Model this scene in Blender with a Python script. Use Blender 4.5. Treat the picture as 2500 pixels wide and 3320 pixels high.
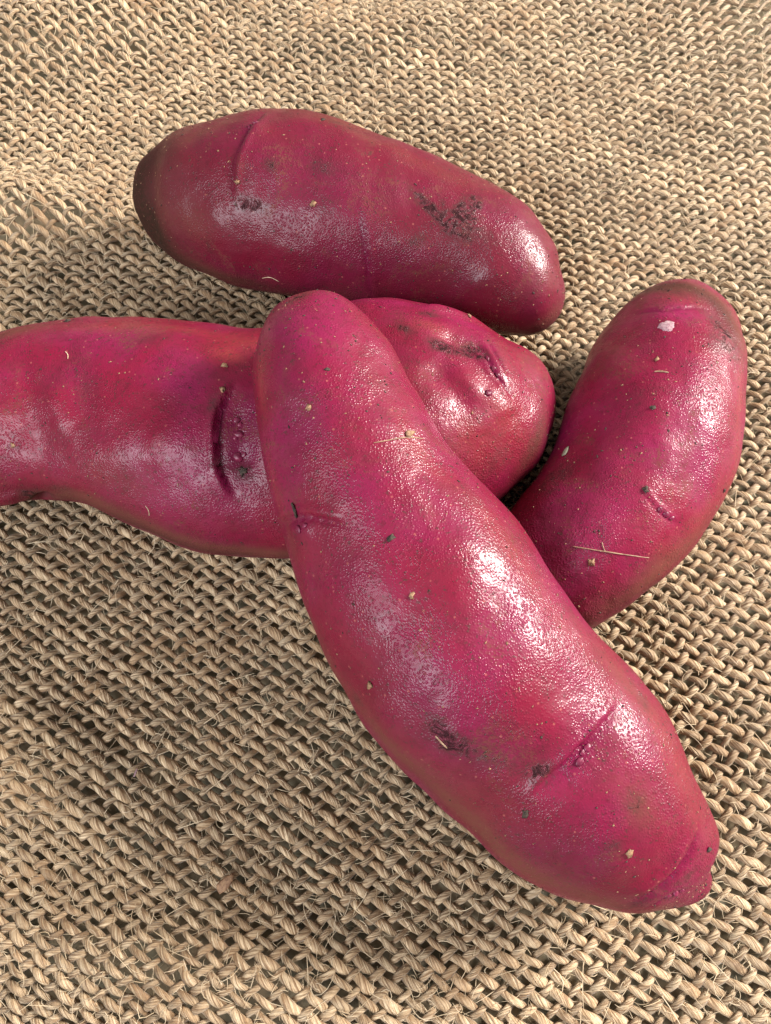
import bpy, math, random
import numpy as np
from mathutils import Vector, Matrix, noise as mnoise
from mathutils.bvhtree import BVHTree

random.seed(7)
rng = np.random.default_rng(7)
scene = bpy.context.scene
col = scene.collection
for o in list(bpy.data.objects):
    bpy.data.objects.remove(o)

# ------------------------------------------------------------------ camera
PW, PH = 2500.0, 3320.0                 # photograph size, used only to read off positions
TILT = math.radians(68.0)               # camera looks down this far below the horizon
DIST = 0.140                            # metres from the lens to the cloth at the picture's centre
TANX = 0.4635                           # tangent of half the horizontal field of view
FPX = PW / 2 / TANX
cam_d = bpy.data.cameras.new('camera')
cam = bpy.data.objects.new('camera', cam_d)
col.objects.link(cam)
cam.location = (0, -DIST * math.cos(TILT), DIST * math.sin(TILT))
cam.rotation_euler = (math.pi / 2 - TILT, 0, 0)
cam_d.sensor_fit = 'HORIZONTAL'
cam_d.sensor_width = 36
cam_d.lens = 18 / TANX
cam_d.clip_start = 0.005
cam_d.clip_end = 100
scene.camera = cam
scene.cycles.max_bounces = 6
scene.cycles.diffuse_bounces = 2
scene.cycles.glossy_bounces = 2
scene.cycles.adaptive_threshold = 0.03

# ------------------------------------------------------------------ light
# the place is lit by two openings (a bright one low on the right, a broad one at the left behind the camera)
# and by the dim bounce of the surroundings
w = bpy.data.worlds.new('World')
scene.world = w
w.use_nodes = True
bg = w.node_tree.nodes['Background']
bg.inputs[0].default_value = (1.0, 0.95, 0.88, 1)
bg.inputs[1].default_value = 0.33

def window_light(name, direction, dist, size_x, size_y, watts, colour):
    d = Vector(direction).normalized()
    ld = bpy.data.lights.new(name, 'AREA')
    ld.shape = 'RECTANGLE'
    ld.size, ld.size_y = size_x, size_y
    ld.energy = watts
    ld.color = colour
    o = bpy.data.objects.new(name, ld)
    o.location = d * dist
    o.rotation_euler = d.to_track_quat('Z', 'Y').to_euler()
    col.objects.link(o)
    return o
window_light('window_light_right', (0.86, 0.30, 0.50), 1.3, 0.34, 0.50, 56.0, (1.0, 0.95, 0.88))
window_light('window_light_left', (-0.52, -0.55, 0.66), 1.6, 1.1, 0.95, 38.0, (0.90, 0.94, 1.0))
vs = scene.view_settings
vs.view_transform = 'Standard'
vs.look = 'None'
vs.gamma = 1
vs.use_curve_mapping = False
vs.exposure = 0.0

# ------------------------------------------------------------------ helpers
CP = np.array(cam.location)
FWD = np.array((0, math.cos(TILT), -math.sin(TILT)))
UP = np.array((0, math.sin(TILT), math.cos(TILT)))
RT = np.array((1.0, 0, 0))

def ray(px, py):
    return FWD + RT * ((px - PW / 2) / FPX) + UP * ((PH / 2 - py) / FPX)

def at(px, py, z=0.0):
    d = ray(px, py)
    return CP + d * ((z - CP[2]) / d[2])

def depth_of(p):
    return float(np.dot(np.asarray(p) - CP, FWD))

def empty(name, loc=(0, 0, 0)):
    o = bpy.data.objects.new(name, None)
    o.empty_display_size = 0.005
    o.location = loc
    col.objects.link(o)
    return o

def mesh_obj(name, verts, faces, mat, parent=None, smooth=True):
    me = bpy.data.meshes.new(name)
    if isinstance(verts, np.ndarray) and isinstance(faces, np.ndarray):
        nv, nf, k = len(verts), len(faces), faces.shape[1]
        me.vertices.add(nv)
        me.vertices.foreach_set('co', verts.astype(np.float32).ravel())
        me.loops.add(nf * k)
        me.loops.foreach_set('vertex_index', faces.astype(np.int32).ravel())
        me.polygons.add(nf)
        me.polygons.foreach_set('loop_start', np.arange(0, nf * k, k, dtype=np.int32))
        me.polygons.foreach_set('loop_total', np.full(nf, k, dtype=np.int32))
        me.update(calc_edges=True)
    else:
        me.from_pydata([tuple(v) for v in verts], [], [tuple(f) for f in faces])
    if smooth:
        me.polygons.foreach_set('use_smooth', np.ones(len(me.polygons), dtype=bool))
    me.materials.append(mat)
    me.validate()
    o = bpy.data.objects.new(name, me)
    col.objects.link(o)
    if parent is not None:
        o.parent = parent
        o.matrix_parent_inverse = Matrix.Translation(-Vector(parent.location))
    return o

def tag(o, label, cat, group=None):
    o['label'] = label
    o['category'] = cat
    if group:
        o['group'] = group
    return o

def spline(ts, ys, tq):
    """natural cubic spline through (ts, ys), ys may be vectors"""
    ts = np.asarray(ts, float); ys = np.asarray(ys, float)
    if ys.ndim == 1:
        return spline(ts, ys[:, None], tq)[:, 0]
    n = len(ts); h = np.diff(ts)
    A = np.zeros((n, n)); b = np.zeros_like(ys)
    A[0, 0] = A[-1, -1] = 1
    for i in range(1, n - 1):
        A[i, i - 1] = h[i - 1]; A[i, i] = 2 * (h[i - 1] + h[i]); A[i, i + 1] = h[i]
        b[i] = 6 * ((ys[i + 1] - ys[i]) / h[i] - (ys[i] - ys[i - 1]) / h[i - 1])
    m = np.linalg.solve(A, b)
    k = np.clip(np.searchsorted(ts, tq) - 1, 0, n - 2)
    hk = h[k][:, None]
    a_ = (ts[k + 1] - tq)[:, None]; b_ = (tq - ts[k])[:, None]
    return (m[k] * a_**3 + m[k + 1] * b_**3) / (6 * hk) + (ys[k] / hk - m[k] * hk / 6) * a_ + (ys[k + 1] / hk - m[k + 1] * hk / 6) * b_

def pchip(ts, ys, tq):
    ts = np.asarray(ts, float); ys = np.asarray(ys, float)
    h = np.diff(ts); dl = np.diff(ys) / h
    d = np.zeros(len(ts)); d[0] = dl[0]; d[-1] = dl[-1]
    for i in range(1, len(ts) - 1):
        if dl[i - 1] * dl[i] > 0:
            w1 = 2 * h[i] + h[i - 1]; w2 = h[i] + 2 * h[i - 1]
            d[i] = (w1 + w2) / (w1 / dl[i - 1] + w2 / dl[i])
    k = np.clip(np.searchsorted(ts, tq) - 1, 0, len(ts) - 2)
    s = (tq - ts[k]) / h[k]
    return ((1 + 2 * s) * (1 - s)**2 * ys[k] + s * (1 - s)**2 * h[k] * d[k]
            + s * s * (3 - 2 * s) * ys[k + 1] + s * s * (s - 1) * h[k] * d[k + 1])

def vnoise(P, freq, seed=0.0):
    """smooth noise on an array of points"""
    off = Vector((seed * 13.7, seed * 7.3, seed * 3.1))
    return np.array([mnoise.noise(Vector(p) * freq + off) for p in P])

# ------------------------------------------------------------------ node helpers
class NT:
    def __init__(self, name):
        self.mat = bpy.data.materials.new(name)
        self.mat.use_nodes = True
        self.t = self.mat.node_tree
        self.b = self.t.nodes['Principled BSDF']
    def n(self, kind, **kw):
        nd = self.t.nodes.new(kind)
        for k, v in kw.items():
            setattr(nd, k, v)
        return nd
    def link(self, a, b):
        self.t.links.new(a, b)
    def val(self, sock, v):
        if hasattr(v, 'links') or hasattr(v, 'is_linked'):
            self.link(v, sock)
        else:
            sock.default_value = v
    def math(self, op, a, b=0.0, c=0.0, clamp=False):
        nd = self.n('ShaderNodeMath', operation=op, use_clamp=clamp)
        for s, v in zip(nd.inputs, (a, b, c)):
            self.val(s, v)
        return nd.outputs[0]
    def mix(self, fac, a, b, blend='MIX'):
        nd = self.n('ShaderNodeMix', data_type='RGBA', blend_type=blend)
        nd.clamp_factor = True
        self.val(nd.inputs['Factor'], fac)
        self.val(nd.inputs[6], a); self.val(nd.inputs[7], b)
        return nd.outputs[2]
    def ramp(self, fac, lo, hi, tlo=0.0, thi=1.0):
        nd = self.n('ShaderNodeMapRange', interpolation_type='SMOOTHSTEP')
        self.val(nd.inputs[0], fac)
        for i, v in zip((1, 2, 3, 4), (lo, hi, tlo, thi)):
            self.val(nd.inputs[i], v)
        return nd.outputs[0]
    def noise(self, vec, scale, detail=3.0, rough=0.5, dist=0.0):
        nd = self.n('ShaderNodeTexNoise')
        self.link(vec, nd.inputs['Vector'])
        nd.inputs['Scale'].default_value = scale
        nd.inputs['Detail'].default_value = detail
        nd.inputs['Roughness'].default_value = rough
        nd.inputs['Distortion'].default_value = dist
        return nd.outputs['Fac']
    def voro(self, vec, scale, feature='F1', rand=1.0):
        nd = self.n('ShaderNodeTexVoronoi', feature=feature)
        self.link(vec, nd.inputs['Vector'])
        nd.inputs['Scale'].default_value = scale
        nd.inputs['Randomness'].default_value = rand
        return nd
    def attr(self, name):
        return self.n('ShaderNodeAttribute', attribute_name=name).outputs['Fac']
    def bump(self, h, strength, dist, prev=None):
        nd = self.n('ShaderNodeBump')
        nd.inputs['Strength'].default_value = strength
        nd.inputs['Distance'].default_value = dist
        self.link(h, nd.inputs['Height'])
        if prev is not None:
            self.link(prev, nd.inputs['Normal'])
        return nd.outputs[0]

def rgb(r, g, b):
    return (r, g, b, 1.0)

# ------------------------------------------------------------------ materials
def potato_material():
    m = NT('potato_skin')
    co = m.n('ShaderNodeTexCoord').outputs['Object']
    oi = m.n('ShaderNodeObjectInfo')
    big = m.noise(co, 75, 2, 0.55)
    mid = m.noise(co, 260, 2, 0.6)
    fine = m.noise(co, 1500, 2, 0.6)
    c = m.mix(m.ramp(big, 0.36, 0.66), rgb(0.178, 0.0055, 0.026), rgb(0.190, 0.007, 0.048))
    c = m.mix(m.ramp(mid, 0.45, 0.72, 0, 0.5), c, rgb(0.115, 0.005, 0.018))
    c = m.mix(m.math('MULTIPLY', m.attr('mag'), 0.6), c, rgb(0.25, 0.011, 0.072))
    # tan corky skin, thickest where painted
    tanm = m.math('MULTIPLY', m.attr('tan'), m.ramp(fine, 0.30, 0.62, 0.35, 1.0))
    c = m.mix(m.math('MULTIPLY', tanm, 0.75), c, rgb(0.27, 0.055, 0.035))
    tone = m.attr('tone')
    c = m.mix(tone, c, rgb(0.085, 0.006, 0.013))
    # fine dark mottling
    c = m.mix(m.ramp(fine, 0.52, 0.70, 0, 0.45), c, rgb(0.08, 0.006, 0.014))
    # lenticels: tiny pale dots
    v1 = m.voro(co, 1150)
    sep = m.n('ShaderNodeSeparateColor')
    m.link(v1.outputs['Color'], sep.inputs[0])
    dots = m.math('MULTIPLY', m.ramp(v1.outputs['Distance'], 0.10, 0.24, 1, 0), m.ramp(sep.outputs[0], 0.80, 0.86))
    c = m.mix(m.math('MULTIPLY', dots, 0.25), c, rgb(0.60, 0.22, 0.15))
    # moist raw eyes; also carries the shade painted along the creases
    eye = m.attr('eye')
    c = m.mix(m.math('MULTIPLY', eye, 0.95), c, rgb(0.115, 0.003, 0.03))
    # soil: painted patches broken up by noise, plus sparse smears and peppering
    dn = m.noise(co, 1900, 3, 0.8, 0.5)
    dn2 = m.noise(co, 350, 2, 0.6, 0.4)
    d = m.attr('dirt')
    dsm = m.noise(co, 640, 5, 0.68, 1.4)
    thr = m.math('SUBTRACT', 0.70, m.math('MULTIPLY', d, 0.34))
    dm = m.ramp(m.math('ADD', m.math('MULTIPLY', dsm, 0.75), m.math('MULTIPLY', dn, 0.25)), thr, m.math('ADD', thr, 0.18))
    stain = m.math('MULTIPLY', m.ramp(d, 0.06, 0.6), m.ramp(dsm, 0.30, 0.62, 0.1, 0.75))
    c = m.mix(stain, c, rgb(0.060, 0.016, 0.017))
    dm = m.math('MULTIPLY', dm, m.ramp(d, 0.03, 0.25))
    pep = m.math('MULTIPLY', m.ramp(m.noise(co, 2300, 2, 0.5), 0.59, 0.69), m.ramp(dn2, 0.38, 0.58))
    c = m.mix(m.math('MULTIPLY', pep, 0.7), c, rgb(0.05, 0.022, 0.018))
    dust = m.math('MULTIPLY', m.ramp(m.noise(co, 150, 2, 0.6, 0.8), 0.52, 0.72), m.ramp(dn, 0.42, 0.62))
    film = m.math('MAXIMUM', m.attr('film'), m.math('MULTIPLY', dust, 0.75))
    fm = m.math('MULTIPLY', film, m.ramp(dn, 0.25, 0.62, 0.35, 1.0))
    c = m.mix(m.math('MULTIPLY', fm, 0.95), c, rgb(0.13, 0.042, 0.030))
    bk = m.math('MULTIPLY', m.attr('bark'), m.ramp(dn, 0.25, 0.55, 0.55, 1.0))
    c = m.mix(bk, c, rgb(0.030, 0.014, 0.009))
    fm = m.math('MAXIMUM', fm, bk)
    c = m.mix(m.math('MULTIPLY', dm, 0.78), c, rgb(0.012, 0.008, 0.009))
    m.link(c, m.b.inputs['Base Color'])
    # relief: pimpled skin
    v2 = m.voro(co, 3000)
    pim = m.ramp(v2.outputs['Distance'], 0.05, 0.6, 1, 0)
    h = m.math('ADD', m.math('MULTIPLY', pim, 0.8), m.math('MULTIPLY', m.noise(co, 4600, 0, 0.5), 0.6))
    v3 = m.voro(co, 1500)
    pits = m.ramp(v3.outputs['Distance'], 0.0, 0.3, 0, 1)
    h = m.math('ADD', h, m.math('MULTIPLY', pits, 0.5))
    h = m.math('MULTIPLY', h, m.ramp(m.noise(co, 180, 1, 0.5), 0.35, 0.65, 0.35, 1.0))
    nb = m.bump(m.noise(co, 420, 1, 0.5), 0.35, 0.0005)
    nb = m.bump(h, 0.52, 0.00013, nb)
    nb = m.bump(dm, 0.6, 0.00012, nb)
    m.link(nb, m.b.inputs['Normal'])
    r = m.ramp(mid, 0.3, 0.7, 0.44, 0.58)
    r = m.math('ADD', r, m.math('MULTIPLY', m.math('MAXIMUM', fm, dm), 0.28))
    r = m.math('SUBTRACT', r, m.math('MULTIPLY', eye, 0.17))
    m.link(r, m.b.inputs['Roughness'])
    m.link(m.math('SUBTRACT', 0.17, m.math('MULTIPLY', m.math('MAXIMUM', dm, m.math('MULTIPLY', fm, 0.6)), 0.13)), m.b.inputs['Specular IOR Level'])
    m.link(m.math('MULTIPLY', m.ramp(dn2, 0.35, 0.65, 0.42, 0.16), m.math('SUBTRACT', 1.0, m.math('MAXIMUM', dm, fm), 0, True)), m.b.inputs['Coat Weight'])
    m.b.inputs['Coat Roughness'].default_value = 0.20
    m.link(nb, m.b.inputs['Coat Normal'])
    return m.mat

def jute_material(name, base_a, base_b):
    m = NT(name)
    uv = m.n('ShaderNodeUVMap', uv_map='UVMap').outputs[0]
    oi = m.n('ShaderNodeObjectInfo')
    sx = m.n('ShaderNodeSeparateXYZ')
    m.link(uv, sx.inputs[0])
    L, A = sx.outputs[0], sx.outputs[1]       # length in mm, turn 0..1
    tw = m.math('ADD', m.math('MULTIPLY', A, 1.0), m.math('MULTIPLY', L, 0.17))
    cx = m.n('ShaderNodeCombineXYZ')
    m.link(m.math('MULTIPLY', tw, 15.0), cx.inputs[0])
    m.link(m.math('MULTIPLY', L, 0.35), cx.inputs[1])
    m.link(m.math('MULTIPLY', oi.outputs['Random'], 91.0), cx.inputs[2])
    vec = cx.outputs[0]
    fib = m.noise(vec, 1.0, 2, 0.6, 0.2)
    cx2 = m.n('ShaderNodeCombineXYZ')
    m.link(m.math('MULTIPLY', tw, 3.0), cx2.inputs[0])
    m.link(m.math('MULTIPLY', L, 0.16), cx2.inputs[1])
    m.link(m.math('MULTIPLY', oi.outputs['Random'], 57.0), cx2.inputs[2])
    slow = m.noise(cx2.outputs[0], 1.0, 3, 0.55)
    c = m.mix(m.ramp(slow, 0.35, 0.68), base_a, base_b)
    c = m.mix(m.ramp(fib, 0.54, 0.38, 0, 0.95), c, rgb(0.21, 0.12, 0.058))
    c = m.mix(m.ramp(fib, 0.52, 0.70, 0, 0.7), c, rgb(0.70, 0.55, 0.36))
    co = m.n('ShaderNodeTexCoord').outputs['Object']
    stain = m.noise(co, 110, 3, 0.65, 0.5)
    c = m.mix(m.ramp(stain, 0.48, 0.70, 0, 0.7), c, rgb(0.30, 0.175, 0.085))
    hv = m.n('ShaderNodeHueSaturation')
    m.link(m.ramp(oi.outputs['Random'], 0, 1, 0.82, 1.14), hv.inputs['Value'])
    hv.inputs['Saturation'].default_value = 1.0
    m.link(c, hv.inputs['Color'])
    m.link(hv.outputs[0], m.b.inputs['Base Color'])
    m.link(m.bump(fib, 1.0, 0.0004), m.b.inputs['Normal'])
    m.b.inputs['Roughness'].default_value = 0.58
    m.b.inputs['Specular IOR Level'].default_value = 0.35
    m.b.inputs['Sheen Weight'].default_value = 0.15
    return m.mat

def plain(name, c1, c2, scale=900, rough=0.7, bump=0.4, bdist=0.0002):
    m = NT(name)
    co = m.n('ShaderNodeTexCoord').outputs['Object']
    f = m.noise(co, scale, 4, 0.6)
    m.link(m.mix(m.ramp(f, 0.3, 0.7), rgb(*c1), rgb(*c2)), m.b.inputs['Base Color'])
    m.link(m.bump(f, bump, bdist), m.b.inputs['Normal'])
    m.b.inputs['Roughness'].default_value = rough
    return m.mat

M_POT = potato_material()
M_WARP = jute_material('jute_warp', rgb(0.50, 0.358, 0.215), rgb(0.41, 0.272, 0.150))
M_WEFT = jute_material('jute_weft', rgb(0.47, 0.34, 0.208), rgb(0.385, 0.26, 0.147))
M_FUZZ = plain('jute_fibre', (0.66, 0.53, 0.36), (0.45, 0.33, 0.20), 200, 0.6, 0.0)
M_GROUND = plain('ground_stone', (0.34, 0.25, 0.15), (0.20, 0.18, 0.12), 260, 0.9, 0.6, 0.0006)
M_BUD = plain('eye_bud', (0.09, 0.004, 0.022), (0.19, 0.012, 0.05), 1500, 0.42, 0.3, 0.0001)
M_SOIL = plain('soil', (0.018, 0.013, 0.010), (0.07, 0.045, 0.03), 2500, 0.85, 0.8, 0.0002)
M_TANCR = plain('tan_crumb', (0.33, 0.19, 0.10), (0.17, 0.085, 0.045), 2500, 0.7, 0.7, 0.0002)
M_STRAW = plain('dry_straw', (0.17, 0.085, 0.05), (0.36, 0.23, 0.14), 1200, 0.55, 0.5, 0.0001)
M_CHIP = plain('grey_chip', (0.30, 0.29, 0.20), (0.16, 0.17, 0.12), 1300, 0.5, 0.5, 0.0001)
M_SCAB = plain('pale_scab', (0.44, 0.29, 0.31), (0.27, 0.13, 0.16), 2200, 0.75, 0.9, 0.0002)

# ------------------------------------------------------------------ ground and cloth surface
def cloth_z(x, y):
    x = np.asarray(x, float); y = np.asarray(y, float)
    z = 0.0005 * np.sin(x * 55 + 1.0) * np.cos(y * 48 + 0.4)
    for (cx, cy, sx, sy, rot, hgt) in FOLDS:
        c, s = math.cos(rot), math.sin(rot)
        u = (x - cx) * c + (y - cy) * s
        v = -(x - cx) * s + (y - cy) * c
        z = z + hgt * np.exp(-(u / sx)**2 - (v / sy)**2)
    return z

def fold(px, py, sx, sy, rot, h):
    p = at(px, py)
    return (p[0], p[1], sx, sy, math.radians(rot), h)

FOLDS = [
    fold(-60, 690, 0.022, 0.0065, 0, 0.0080),     # crest at the left edge
    fold(200, 110, 0.034, 0.012, 18, 0.0070),     # rise in the top left corner
    fold(600, 3190, 0.028, 0.0065, -8, 0.0042),   # low ruck near the bottom edge
    fold(-40, 2520, 0.017, 0.0095, 5, 0.0048),    # bulge at the left edge
    fold(2480, 260, 0.022, 0.030, -20, 0.0035),   # swell at the top right
    fold(1250, 120, 0.030, 0.009, 10, 0.0030),
]

g = mesh_obj('ground', [(-3, -3, -0.0016), (3, -3, -0.0016), (3, 3, -0.0016), (-3, 3, -0.0016)], [(0, 1, 2, 3)], M_GROUND)
g['kind'] = 'structure'

# thread directions read off the photograph: (px, py), step along a falling thread, step along a rising thread
WEAVE = [
    ((200, 200), (26.5, 16.5), (25.5, -14.5)),
    ((1300, 200), (25, 15), (25, -15)),
    ((2100, 200), (29, 11), (25, -19)),
    ((2100, 750), (29.5, 11), (25.5, -17), 1.5),
    ((120, 880), (25, 28), (28, -12), 0.5),
    ((300, 2200), (40, 24), (36, -27), 2.0),
    ((850, 2250), (37, 25), (35, -26), 2.0),
    ((800, 2500), (33, 30), (34, -28)),
    ((2300, 2100), (40, 27), (30, -26)),
    ((2300, 3100), (50, 24), (24, -36)),
    ((200, 3000), (30, 38), (37, -18)),
    ((1400, 3150), (43, 29), (36, -27)),
    ((520, 2950), (33, 37), (37, -21)),
    ((450, 600), (25, 19), (25, -14)),
]
U0 = 0.1
def mono(x, y):
    x = x / U0; y = y / U0
    return np.stack([x, y, x * x, x * y, y * y, x**3, x * x * y, x * y * y, y**3, x**4, x**3 * y, x * x * y * y, x * y**3, y**4], -1)
def dmono(x, y):
    x = x / U0; y = y / U0; o = np.ones_like(x); z = np.zeros_like(x)
    dx = np.stack([o, z, 2 * x, y, z, 3 * x * x, 2 * x * y, y * y, z, 4 * x**3, 3 * x * x * y, 2 * x * y * y, y**3, z], -1) / U0
    dy = np.stack([z, o, z, x, 2 * y, z, x * x, 2 * x * y, 3 * y * y, z, x**3, 2 * x * x * y, 3 * x * y * y, 4 * y**3], -1) / U0
    return dx, dy
rowsP, rhsP, rowsQ, rhsQ = [], [], [], []
for (pxy, a, b, *wt) in WEAVE:
    wt = wt[0] if wt else 1.0
    p0 = at(*pxy)
    wa = at(pxy[0] + a[0], pxy[1] + a[1]) - p0
    wb = at(pxy[0] + b[0], pxy[1] + b[1]) - p0
    dx, dy = dmono(np.array(p0[0]), np.array(p0[1]))
    ga = dx * wa[0] + dy * wa[1]; gb = dx * wb[0] + dy * wb[1]
    rowsP += [ga * wt, gb * wt]; rhsP += [0, wt]
    rowsQ += [ga * wt, gb * wt]; rhsQ += [wt, 0]
lam = np.diag([1e-6, 1e-6] + [1e-5] * 3 + [3e-5] * 4 + [8e-5] * 5)
RP = np.array(rowsP); RQ = np.array(rowsQ)
cP = np.linalg.solve(RP.T @ RP + lam * 1.0, RP.T @ np.array(rhsP, float))
cQ = np.linalg.solve(RQ.T @ RQ + lam * 1.0, RQ.T @ np.array(rhsQ, float))
print('FIT', np.round(RP @ cP, 2), np.round(RQ @ cQ, 2))

# inverse of the thread coordinates: Newton from a linear start
def pq(x, y):
    m = mono(x, y)
    return m @ cP, m @ cQ
J0 = np.array([[cP[0], cP[1]], [cQ[0], cQ[1]]]) / U0
def inv(p, q, x=None, y=None, it=1):
    if x is None:
        s = np.linalg.solve(J0, np.stack([p, q]))
        x, y = s[0], s[1]
    for _ in range(it):
        pp, qq = pq(x, y)
        dx, dy = dmono(x, y)
        a, b, c, d = dx @ cP, dy @ cP, dx @ cQ, dy @ cQ
        det = a * d - b * c
        det = np.where(np.abs(det) < 1e3, 1e3, det)
        ex, ey = p - pp, q - qq
        x = x + (d * ex - b * ey) / det
        y = y + (-c * ex + a * ey) / det
    return x, y

# footprint the cloth must cover: the view with a margin
MARG = 260
foot = [at(-MARG, -MARG), at(PW + MARG, -MARG), at(PW + MARG, PH + MARG), at(-MARG, PH + MARG)]
def inside(x, y):
    ok = np.ones_like(x, bool)
    for i in range(4):
        a, b = foot[i], foot[(i + 1) % 4]
        ok &= ((b[0] - a[0]) * (y - a[1]) - (b[1] - a[1]) * (x - a[0])) < 0
    return ok

YARNS = []      # (points, tangents, side, normal, radii) kept for the loose fibres
def yarn_mesh(name, pts, wid, thk, mat, parent, ph):
    n, k = len(pts), 8
    t = np.gradient(pts, axis=0)
    t /= np.linalg.norm(t, axis=1)[:, None]
    side = np.cross(t, np.array((0, 0, 1.0)))
    side /= np.linalg.norm(side, axis=1)[:, None]
    nrm = np.cross(side, t)
    ang = -math.pi / 2 + np.arange(k) / k * 2 * math.pi
    ca, sa = np.cos(ang), np.sin(ang)
    rip = 1 + 0.10 * np.sin(3 * ang[None, :] + (np.arange(n) * 0.66 + ph)[:, None])
    V = (pts[:, None, :] + side[:, None, :] * (ca[None, :, None] * (wid[:, None] * rip)[..., None])
         + nrm[:, None, :] * (sa[None, :, None] * (thk[:, None] * rip)[..., None]))
    i = np.arange(n - 1)[:, None]; j = np.arange(k)[None, :]
    F = np.stack([i * k + j, i * k + (j + 1) % k, (i + 1) * k + (j + 1) % k, (i + 1) * k + j], -1).reshape(-1, 4)
    o = mesh_obj(name, V.reshape(-1, 3), F, mat, parent)
    me = o.data
    seg = np.concatenate([[0], np.cumsum(np.linalg.norm(np.diff(pts, axis=0), axis=1))]) * 1000
    uvl = me.uv_layers.new(name='UVMap')
    Lc = np.stack([np.broadcast_to(seg[i], (n - 1, k)), np.broadcast_to(seg[i], (n - 1, k)),
                   np.broadcast_to(seg[i + 1], (n - 1, k)), np.broadcast_to(seg[i + 1], (n - 1, k))], -1)
    Ac = np.stack([np.broadcast_to(j / k, (n - 1, k)), np.broadcast_to((j + 1) / k, (n - 1, k)),
                   np.broadcast_to((j + 1) / k, (n - 1, k)), np.broadcast_to(j / k, (n - 1, k))], -1)
    uvl.data.foreach_set('uv', np.stack([Lc, Ac], -1).astype(np.float32).ravel())
    YARNS.append((pts, t, side, nrm, wid, thk))
    return o

cloth = empty('burlap_cloth')
tag(cloth, 'coarse tan burlap cloth of loosely woven jute yarn spread beneath the potatoes', 'cloth')

# range of thread numbers
corner = np.array(foot)
cp_, cq_ = pq(corner[:, 0], corner[:, 1])
bx = np.linspace(-1, 1, 60)
PR = (int(cp_.min()) - 8, int(cp_.max()) + 9)
QR = (int(cq_.min()) - 8, int(cq_.max()) + 9)
SUB = 5
def slub(t, s):
    v = 1 + 0.13 * math.sin(t * 0.31 + s * 5.1) + 0.10 * math.sin(t * 0.83 + s * 2.3) + 0.07 * math.sin(t * 1.9 + s)
    return v

def weave_family(fam):
    lo, hi = PR if fam == 0 else QR
    olo, ohi = QR if fam == 0 else PR
    for i in range(lo, hi):
        s = random.random() * 40
        tt = np.arange(olo * SUB, ohi * SUB + 1) / SUB
        base = 0.9 + random.random() * 0.28
        if random.random() < 0.10:
            base *= 1.25
        # sideways wander of the thread and uneven beat-up
        wander = np.array([0.14 * mnoise.noise((t * 0.35 + s, i * 3.3, fam * 9.0)) + 0.13 * mnoise.noise((t * 1.1 + s, i * 5.3, fam * 9.0 + 4)) for t in tt]) + 0.16 * (random.random() - 0.5)
        fixed = np.full_like(tt, float(i)) + wander
        if fam == 0:
            x, y = inv(fixed, tt, it=12)
        else:
            x, y = inv(tt, fixed, it=12)
        ok = inside(x, y)
        pp, qq = pq(x, y)
        ok &= (np.abs((pp if fam == 0 else qq) - fixed) < 0.05)
        if ok.sum() < SUB * 3:
            continue
        idx = np.where(ok)[0]
        # longest run
        runs = np.split(idx, np.where(np.diff(idx) > 1)[0] + 1)
        idx = max(runs, key=len)
        if len(idx) < SUB * 3:
            continue
        x, y, t2 = x[idx], y[idx], tt[idx]
        # local spacing of threads in metres
        dx, dy = dmono(x, y)
        a, b, c, d = dx @ cP, dy @ cP, dx @ cQ, dy @ cQ
        det = np.abs(a * d - b * c)
        gown = np.hypot(a, b) if fam == 0 else np.hypot(c, d)
        spc = 1 / gown                       # distance to the neighbouring thread of this family
        spc = np.clip(spc, 0.0010, 0.0026)
        th = np.array([slub(v, s) for v in t2]) * base
        th *= 1 + 0.25 * np.maximum(0, np.array([mnoise.noise((v * 0.16 + s * 2, i * 1.7, 3.0 + fam)) for v in t2]) - 0.25) * 3
        th = np.clip(th, 0.65, 1.38)
        th = th * np.clip(spc / 0.00165, 0.80, 1.08)
        wid = (0.00047 if fam == 0 else 0.00040) * th
        thk = (0.00033 if fam == 0 else 0.00030) * th
        sign = 1 if (i % 2 == 0) else -1
        if fam == 1:
            sign = -sign
        cr = np.cos(math.pi * t2)
        cr = np.sign(cr) * np.abs(cr)**0.8
        amp = 0.00037
        z = cloth_z(x, y) + sign * amp * cr * (1 + 0.25 * np.array([mnoise.noise((v * 0.6 + s, i * 1.3, 7.0)) for v in t2])) + 0.00008 * np.array([mnoise.noise((v * 0.9, i * 2.1, s)) for v in t2])
        pts = np.stack([x, y, z], -1)
        # yarns spread where they ride on top
        wid = wid * (1 + 0.10 * sign * cr)
        yarn_mesh('warp_yarn' if fam == 0 else 'weft_yarn', pts, wid, thk, M_WARP if fam == 0 else M_WEFT, cloth, s)

weave_family(0)
weave_family(1)
print('YARNS', len(YARNS), PR, QR)

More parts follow.
